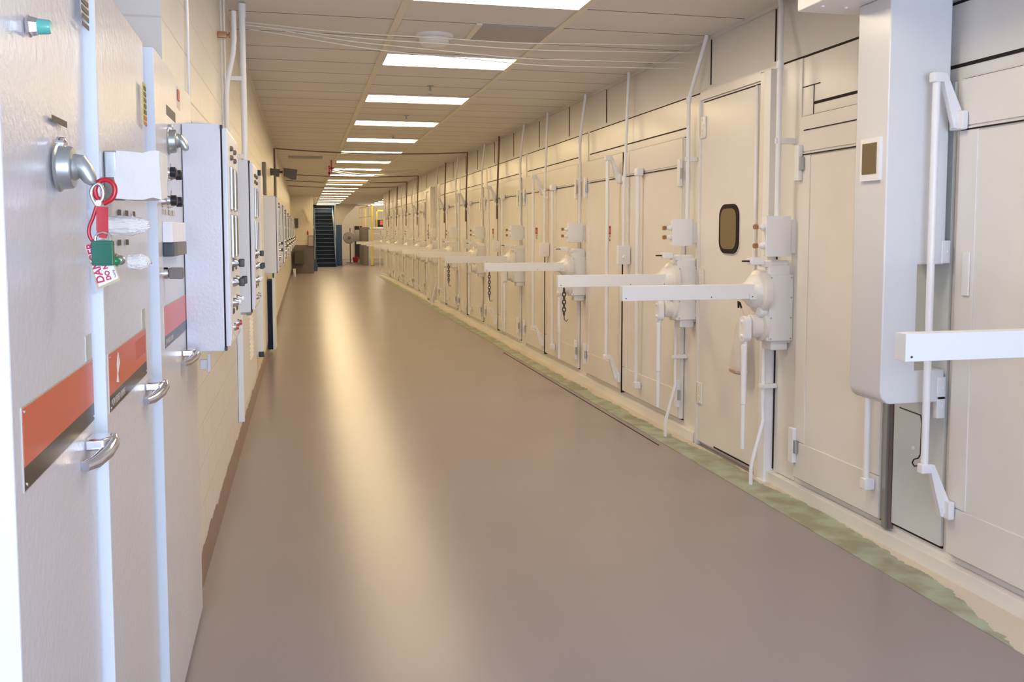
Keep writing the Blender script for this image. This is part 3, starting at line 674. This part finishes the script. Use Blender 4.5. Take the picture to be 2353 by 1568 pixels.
MB().tube(smooth([loc(x-3, y+2, -.006) for x, y in ((226, 470), (216, 452), (214, 437), (222, 424), (234, 422), (241, 436), (240, 454), (232, 466))]), .0038, 12).obj('steel_jaw', 'chrome', o)
MB().lathe(loc(229, 467, -.012), (0, 1, 0), [(0, .006), (.02, .006)], 12).obj('rivet', 'chrome', o)
def flat(poly, y0, y1, nm, m, par, base=(235, 480)):
    P0 = [loc(*p, base=base) for p in poly]
    return MB().prism([(p.x, p.z) for p in P0], 1, y0, y1).obj(nm, m, par)
flat([(222, 474), (248, 476), (249, 535), (244, 548), (228, 546), (222, 528)], -.004, .002, 'red_body', 'red', o)
MB().tube(smooth([loc(*p, -.001) for p in ((222, 474), (214, 500), (206, 520), (205, 538), (211, 552), (219, 556))]), .0038, 10).obj('red_wing', 'red', o)
b2_ = (238, 578)
o = thing('padlock', 'green padlock closed through the red lockout hasp', 'padlock', pt(*b2_))
P0 = [loc(*p, base=b2_) for p in ((214, 553), (261, 553), (261, 610), (214, 610))]
xs = [p.x for p in P0]; zs = [p.z for p in P0]
MB().box(min(xs), max(xs), -.012, .008, min(zs), max(zs), .0015).obj('body', 'green', o)
MB().tube([loc(220, 556, -.003, b2_), loc(220, 545, -.003, b2_), loc(224, 538, -.003, b2_), loc(238, 534, -.003, b2_), loc(250, 537, -.003, b2_), loc(254, 545, -.003, b2_), loc(254, 556, -.003, b2_)], .0032, 10).obj('shackle', 'chrome', o)
b3_ = (232, 610)
o = thing('danger_tag', 'laminated white danger tag hanging behind the green padlock', 'tag', pt(*b3_))
quad = [(190, 563), (238, 548), (275, 645), (222, 667)]
flat(quad, .010, .0125, 'laminate', 'tagedge', o, b3_)
flat([(194, 566), (235, 553), (270, 640), (225, 660)], .0088, .0102, 'card', 'tag', o, b3_)
u = (loc(190, 563, 0, b3_)-loc(222, 667, 0, b3_)).normalized()     # text runs up the long side
u = Vector((u.x, 0, u.z)).normalized(); vdir = Vector((u.z, 0, -u.x)); vdir = Vector((-u.z, 0, u.x))
text_mesh('danger_lettering', 'DANGER', .0215, 'tagred', o, loc(239, 649, .0084, b3_), u, vdir)
text_mesh('small_lettering', 'DO NOT', .0130, 'tagred', o, loc(254, 643, .0084, b3_), u, vdir)
text_mesh('fine_lettering', 'NAME', .0060, 'sdark', o, loc(266, 637, .0084, b3_), u, vdir)
# ------------------------------------------------------------------ left: control boxes on the wall
def control_box(y, label, z0=1.31, z1=2.28, ln=.62, detail=True):
    t = thing('control_box', label, 'control box', (-.492 if y < 4.4 else XLT, y, 0), 'white control boxes along the left wall')
    x0 = 0; x1 = (.155 if y < 4.4 else .195)
    MB().box(x0, x1, 0, ln-.02, z0, z1, .004).obj('body', 'box', t)
    MB().box(x1, x1+.006, .01, ln-.02, z0+.015, z1-.02).obj('lid_gasket', 'gap', t)
    MB().box(x1+.006, x1+.026, .0, ln, z0+.02, z1-.015, .003).obj('lid', 'box', t)
    X = x1+.026
    MB().box(X, X+.0015, .02, ln-.02, z0+.04, z1-.03).obj('face_plate', 'whitew', t)
    X += .0015
    for z in (z0+.01, z1-.012): MB().box(x1-.001, x1+.010, -.004, .012, z-.008, z+.008).obj('lid_clip', 'dark', t)
    cols_ = (.10, .30)
    for zk in (z0+.375, z0+.29):
        yy = .30 if zk < z0+.3 else .12
        for dy in ((0,) if zk > z0+.3 else (0, -.19)):
            o = MB().lathe((X, yy+.05+dy, zk), (1, 0, 0), [(0, .022), (.012, .020), (.02, .014), (.03, .012)], 14).obj('selector_knob', 'chrome', t)
            MB().box(X+.026, X+.05, yy+.035+dy, yy+.065+dy, zk-.018, zk+.018, .004).obj('knob_cap', 'dark', o)
    for yy in cols_:
        for za in (z1-.36, z1-.57):
            o = MB().box(X, X+.012, yy, yy+.10, za, za+.19, .003).obj('chart_meter', 'steel', t)
            MB().box(X+.012, X+.013, yy+.012, yy+.088, za+.012, za+.178).obj('meter_glass', 'greyw', o)
        for za in (z1-.63, z1-.82): MB().box(X, X+.004, yy+.02, yy+.08, za, za+.022).obj('engraved_label', 'sdark', t)
        for za in (z1-.09, z1-.13): MB().lathe((X, yy+.05, za), (1, 0, 0), [(0, .012), (.010, .012), (.014, .006)], 10).obj('indicator_lamp', 'conduit', t)
        o = MB().lathe((X, yy+.05, z0+.20), (1, 0, 0), [(0, .022), (.012, .020), (.02, .014), (.032, .012)], 14).obj('selector_knob', 'chrome', t)
        MB().lathe((X+.025, yy+.05, z0+.20), (1, 0, 0), [(0, .014), (.008, .012), (.012, .006)], 14).obj('lamp_lens', 'whitew', o)
        o = MB().lathe((X, yy+.05, z0+.09), (1, 0, 0), [(0, .018), (.010, .018), (.016, .012)], 14).obj('push_button', 'chrome', t)
        MB().lathe((X+.014, yy+.05, z0+.09), (1, 0, 0), [(0, .013), (.008, .012)], 14).obj('button_cap', 'lens_red' if y < 5 else 'steel', o)
    return t
control_box(4.02, 'largest looking white control box, nearest on the left wall beside the grey cabinets')
control_box(5.95, 'second white control box along the left wall, thick pipe rising behind it')
control_box(11.7, 'third white control box along the left wall, past the shallow floor cabinet')
for i, y in enumerate((15.5, 18.3, 21.2, 24.4, 28.0, 32.0)):
    control_box(y, 'small distant white control box on the left wall, %s of the far row' % POS[i])
t = thing('latch_plate', 'clear plastic latch piece under the nearest control box', 'latch', (-.45, 4.1, 1.19))
MB().box(0, .03, 0, .02, .03, .075, .004).box(.03, .045, .003, .012, .02, .10, .003).obj('plate', mat('clear_plastic', (.75, .78, .82), .15, alpha=.6), t)
t = thing('floor_cabinet', 'shallow tall ivory cabinet with louvres on the left wall', 'cabinet', (XLT, 7.45, 0))
MB().box(0, .012, 0, 2.7, .30, 2.25, .004).obj('body', 'whitew', t)
MB().box(0, .045, -.02, .03, .30, 2.25, .003).obj('edge_strip', 'edge', t)
mb = MB()
for k in range(20): mb.prism([(.012, .60+.04*k), (.024, .60+.04*k), (.012, .62+.04*k)], 1, 1.4, 1.9)
mb.obj('louvres', 'whitew', t)
t = thing('panel_door', 'tall narrow white panel with black corner clips on the left wall', 'panel', (XLT, 10.2, 0))
MB().box(0, .085, 0, .5, .46, 2.46, .004).obj('panel', 'white', t)
for z in (.45, 2.44): MB().box(.03, .088, -.02, .01, z, z+.06, .004).obj('corner_clip', 'dark', t)
t = thing('blue_cabinet', 'dark blue low cabinet with white door edge on the left wall', 'cabinet', (XLT, 13.6, 0))
MB().box(0, .07, 0, .5, .10, 1.12, .004).obj('body', 'dkblue', t); MB().box(.07, .11, -.02, .5, .10, 1.25, .004).obj('door', 'edge', t)
o = MB().tube([(-.0+.04, -.02, 1.3), (.08, -.02, 1.3), (.09, -.02, 1.28), (.09, -.02, 1.16)], .012, 8).obj('pull_handle', 'sdark', t)
t = thing('elbow_fitting', 'short grey elbow fitting with round cap below the second control box', 'fitting', (XLT, 6.55, 1.272))
MB().tube([(.0, 0, 0), (.10, 0, 0), (.13, 0, 0)], .028, 12).obj('elbow', 'whitew', t); MB().lathe((.13, 0, 0), (1, 0, 0), [(0, .036), (.03, .036), (.04, .02)], 6).obj('cap', 'steel', t)
# pipes at the left wall
t = thing('vertical_pipe', 'thick white pipe rising to the ceiling behind the second control box', 'pipe', (-.40, 6.75, 0))
MB().tube([(0, 0, 2.2), (0, .0, 3.36)], .041/1.9, 16).lathe((0, 0, 3.34), (0, 0, 1), [(0, .026), (.10, .026)], 16).obj('pipe', 'white', t)
MB().box(-.128, 0, -.02, .02, 2.9, 2.93).obj('clamp', 'white', t); MB().box(-.128, 0, -.02, .02, 2.35, 2.38).obj('clamp', 'white', t)
t = thing('vertical_pipe', 'thinner white pipe with an offset bend beside the thick pipe', 'pipe', (XLT, 6.55, 0))
MB().tube([(.02, 0, 2.29), (.025, 0, 2.75), (.035, 0, 2.86), (.075, 0, 3.05), (.085, 0, 3.15), (.085, 0, 3.34)], .018, 12).obj('pipe', 'white', t)
MB().box(0, .05, -.02, .02, 2.5, 2.53).obj('clamp', 'white', t)
for k, (dx, zz) in enumerate(((.01, 3.425), (.03, 3.41))):
    tag(MB().tube([(XL+.012+dx, 6.3, 2.30), (XL+.012+dx, 6.3, zz-.02), (XL+.03+dx, 6.3, zz), (XL+.15+dx*.5, 6.35, zz), (XL+.16, 6.45, zz)], .006, 8).obj('thin_tube', 'cable'),
        'thin white tubing bent over at the ceiling, %s of two' % ('outer' if k else 'inner, against the block wall'), 'tube', 'thin tubes beside the left pipes')
t = thing('valve', 'small brass valve on the thin tubes at the left wall', 'valve', (XL+.03, 6.28, 3.12))
MB().box(-.03, .03, -.015, .015, -.02, .02, .006).lathe((.02, 0, 0), (1, 0, 0), [(0, .008), (.02, .008), (.022, .02), (.03, .02)], 10).obj('body', 'brass', t)
q = at(449, 130, 0, XL)
tag(MB().tube([(XL+.012, 4.55, 3.44), (XL+.012, 4.55, 2.36), (XL+.02, 4.57, 2.345), (XL+.06, 4.57, 2.345), (XL+.10, 4.57, 2.34), (XL+.12, 4.56, 2.31), (XL+.12, 4.5, 2.288)], .006, 8).obj('thin_conduit', 'white'), 'thin white conduit down the block wall into the nearest control box', 'conduit')
t = thing('flood_light', 'pair of dark flood light heads on the left wall near the ceiling', 'flood light', (XLT, 16, 2.86))
MB().tube([(0, 0, 0), (.20, 0, 0)], .02, 10).box(0, .02, -.06, .06, -.06, .06).obj('bracket', 'flood', t)
for (x, s_, yy) in ((.08, .075, -.05), (.33, .115, .0)):
    o = MB().prism([(x-s_, .02+s_*.4), (x+s_, .04), (x+s_*.8, -s_*1.1), (x+s_*.2, -s_*1.1), (x-s_, -s_*.6)], 1, yy-.09, yy+.09).obj('lamp_head', 'flood', t)
    MB().tube([(x, yy, -s_*.6), (x, yy+.1, -s_)], .008, 6).obj('yoke', 'conduit', o)
t = thing('wall_trunking', 'vertical beige trunking on the left wall under the flood lights', 'trunking', (XLT, 17.8, 0))
MB().box(0, .05, 0, .12, 1.6, 3.44, .004).obj('cover', 'plainwall', t); MB().box(.0, .03, -.03, -.01, 1.6, 3.44).obj('cable', 'conduit', t)
o = MB().box(XLT, XL+.045, 12.7, 13.0, 2.34, 2.78, .004).obj('meter_case', 'greyw'); tag(o, 'grey meter case above the third control box', 'meter')
# ------------------------------------------------------------------ far end
# stairs
t = thing('staircase', 'steep dark blue metal staircase at the far end of the corridor', 'stairs', (1.15, 48.6, 0))
n = 16; rise = 3.44/n; run = .36
mb = MB(); nz = MB()
for k in range(n):
    mb.box(-.50, .50, run*k, run*k+run+.03, rise*(k+1)-.03, rise*(k+1)).box(-.50, .50, run*k+.03, run*k+.05, rise*k, rise*(k+1)-.03)
    nz.box(-.49, .49, run*k-.012, run*k+.02, rise*(k+1)-.012, rise*(k+1)+.004)
mb.obj('treads', 'dkblue', t); nz.obj('nosings', 'nosing', t)
for s_ in (-1, 1):
    MB().prism([(-.15, 0), (.25, 0), (n*run+.1, 3.44-.15), (n*run+.1, 3.6), (n*run-.2, 3.6), (-.15, .25)], 0, s_*.50, s_*.56).obj('stringer', 'blue', t)
    MB().tube([(s_*.53, -.1, .2), (s_*.53, -.1, 1.0), (s_*.53, .1, 1.15), (s_*.53, n*run*.62, 3.2)], .022, 8).obj('handrail', 'blue', t)
# dark stair side; dark sheet in place of shade at the stair opening
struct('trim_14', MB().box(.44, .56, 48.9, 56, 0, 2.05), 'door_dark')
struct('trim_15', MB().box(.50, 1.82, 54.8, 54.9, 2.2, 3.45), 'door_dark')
t = thing('blue_locker', 'tall blue locker standing right of the staircase', 'locker', (1.98, 50.5, 0))
MB().box(-.2, .1, 0, .6, 0, 2.25, .01).obj('body', 'blue', t); MB().box(-.18, .08, -.02, 0, .08, 2.2, .01).obj('door', 'blue', t)
t = thing('blue_hand_truck', 'small blue post standing at the foot of the staircase', 'post', (.50, 43.5, 0))
MB().prism([(-.05, .0), (.12, 0), (.15, .25), (.05, .5), (-.10, .6), (-.1, .5), (-.02, .4)], 1, -.04, .04).obj('frame', 'blue', t)
# sloping bulkhead, its shade put into the taupe colour
struct('trim_16', MB().prism([(1.82, H), (1.82, 2.28), (2.15, 2.28), (2.35, 2.75), (3.05, H)], 1, 52.0, 52.3), mat('taupe_soffit_shaded', (.50, .45, .39), .7))
struct('door_1', MB().box(3.45, 3.95, 62.9, 63.0, 0, 2.28), 'door_dark')
t = thing('pedestal_fan', 'round grey pedestal fan in front of the far wall', 'fan', (2.75, 55, 0))
MB().lathe((0, 0, 0), (0, 0, 1), [(0, .25), (.03, .24), (.04, .04)], 20).obj('base', 'conduit', t)
MB().tube([(0, .1, .02), (0, .1, 2.1)], .03, 8).obj('pole', 'conduit', t)
o = MB().lathe((-.05, 0, 1.52), (0, 1, 0), [(0, .10), (.01, .34), (.08, .37), (.16, .30), (.18, .08)], 28).obj('guard', 'fan', t)
MB().lathe((-.05, -.01, 1.52), (0, -1, 0), [(0, .09), (.03, .07)], 14).obj('hub', 'nosing', o)
MB().box(.25, .58, .1, .2, 1.3, 2.0, .01).obj('control_panel', 'fan', t)
t = thing('red_bucket', 'small red bucket on the floor beside the fan', 'bucket', (3.12, 56, 0))
MB().lathe((0, 0, 0), (0, 0, 1), [(0, .15), (.28, .19), (.30, .19)], 16).obj('body', 'lens_red', t); MB().tube([(-.18, 0, .28), (0, 0, .44), (.18, 0, .28)], .012, 6).obj('bail', 'red', t)
# raised platform with yellow rail
t = thing('platform', 'raised white platform with open shelves behind the end of the oven row', 'platform', (3.3, 49.8, 0))
MB().box(.25, 5, 0, 5, 2.02, 2.13, .01).obj('deck', 'white', t)
mb = MB()
for x in (.30, 2.4): mb.box(x, x+.08, 0, .08, 0, 2.02); mb.box(x, x+.08, 4.9, 4.98, 0, 2.02)
mb.obj('legs', 'white', t)
mb = MB()
for z in (.45, .9, 1.35, 1.75): mb.box(.3, 2.4, .03, .08, z, z+.05)
mb.obj('rungs', 'white', t)
MB().box(-.05, .20, .3, 4.5, 0, 2.128, .01).obj('side_panel', 'greyw', t)
t = thing('yellow_railing', 'yellow safety railing around the raised platform', 'railing', (3.05, 49.6, 0))
MB().box(.58, .66, -.04, .04, 0, 3.36, .006).obj('post', 'yellow', t)
MB().box(.52, .72, -.1, .1, 0, .03).obj('foot_plate', 'dark', t)
for (ya) in (5.5, 4.1, 2.7, 1.4):
    MB().box(.25+.06*(5.5-ya),   .28+.06*(5.5-ya), ya, ya+.03, 2.133, 3.3).obj('post', 'yellow', t)
for z in (2.72, 3.30): MB().tube([(.28, 5.5, z), (.62, 0, z)], .018, 8).obj('rail', 'yellow', t)
MB().box(.85, 1.6, 0, .06, 3.0, 3.06).box(.85, .91, 0, .06, 2.133, 3.06).obj('gate', 'yellow', t)
o = MB().box(3.95, 4.5, 50.4, 50.9, 2.132, 2.55, .02).obj('dark_crate', 'dark'); tag(o, 'dark crate standing on the raised platform', 'crate')
o = MB().box(4.15, 4.35, 50.3, 50.4, 2.25, 2.5, .02).obj('red_carton', 'sred'); tag(o, 'red carton in front of the dark crate on the platform', 'carton')
# things on the cross wall
t = thing('wall_cabinet', 'small grey box on the cross wall left of the staircase', 'box', (.22, 41, 1.22))
MB().box(-.02, .22, -.15, 0, 0, .48, .01).obj('body', 'greyw', t); MB().box(.0, .20, -.16, -.15, .02, .44).obj('door', 'fan', t)
t = thing('fire_extinguisher', 'tiny red extinguisher above the grey box on the cross wall', 'extinguisher', (.19, 40.92, 1.72))
MB().lathe((0, 0, 0), (0, 0, 1), [(0, .035), (.13, .035), (.16, .014), (.20, .014)], 12).obj('cylinder', 'lens_red', t)
tag(MB().box(-.38, -.22, 40.8, 41, 2.05, 2.45, .01).obj('junction_box', 'flood'), 'dark junction box on the cross wall at the left', 'junction box')
tag(MB().prism([(-.03, 2.88), (.04, 2.88), (.30, 2.28), (.24, 2.28)], 1, 40.9, 40.98).obj('slanted_brace', 'tbar'), 'pale slanting strip on the cross wall', 'brace')
tag(MB().box(-.40, .02, 40.6, 40.99, .45, 1.05, .02).obj('dark_case', 'flood'), 'dark box against the grey lower part of the cross wall', 'case')
tag(MB().tube([(XL+.14, 38.5, 0), (XL+.14, 38.5, .32)], .06, 12).obj('pipe_stub', 'white'), 'short white pipe stub at the foot of the left wall', 'pipe')
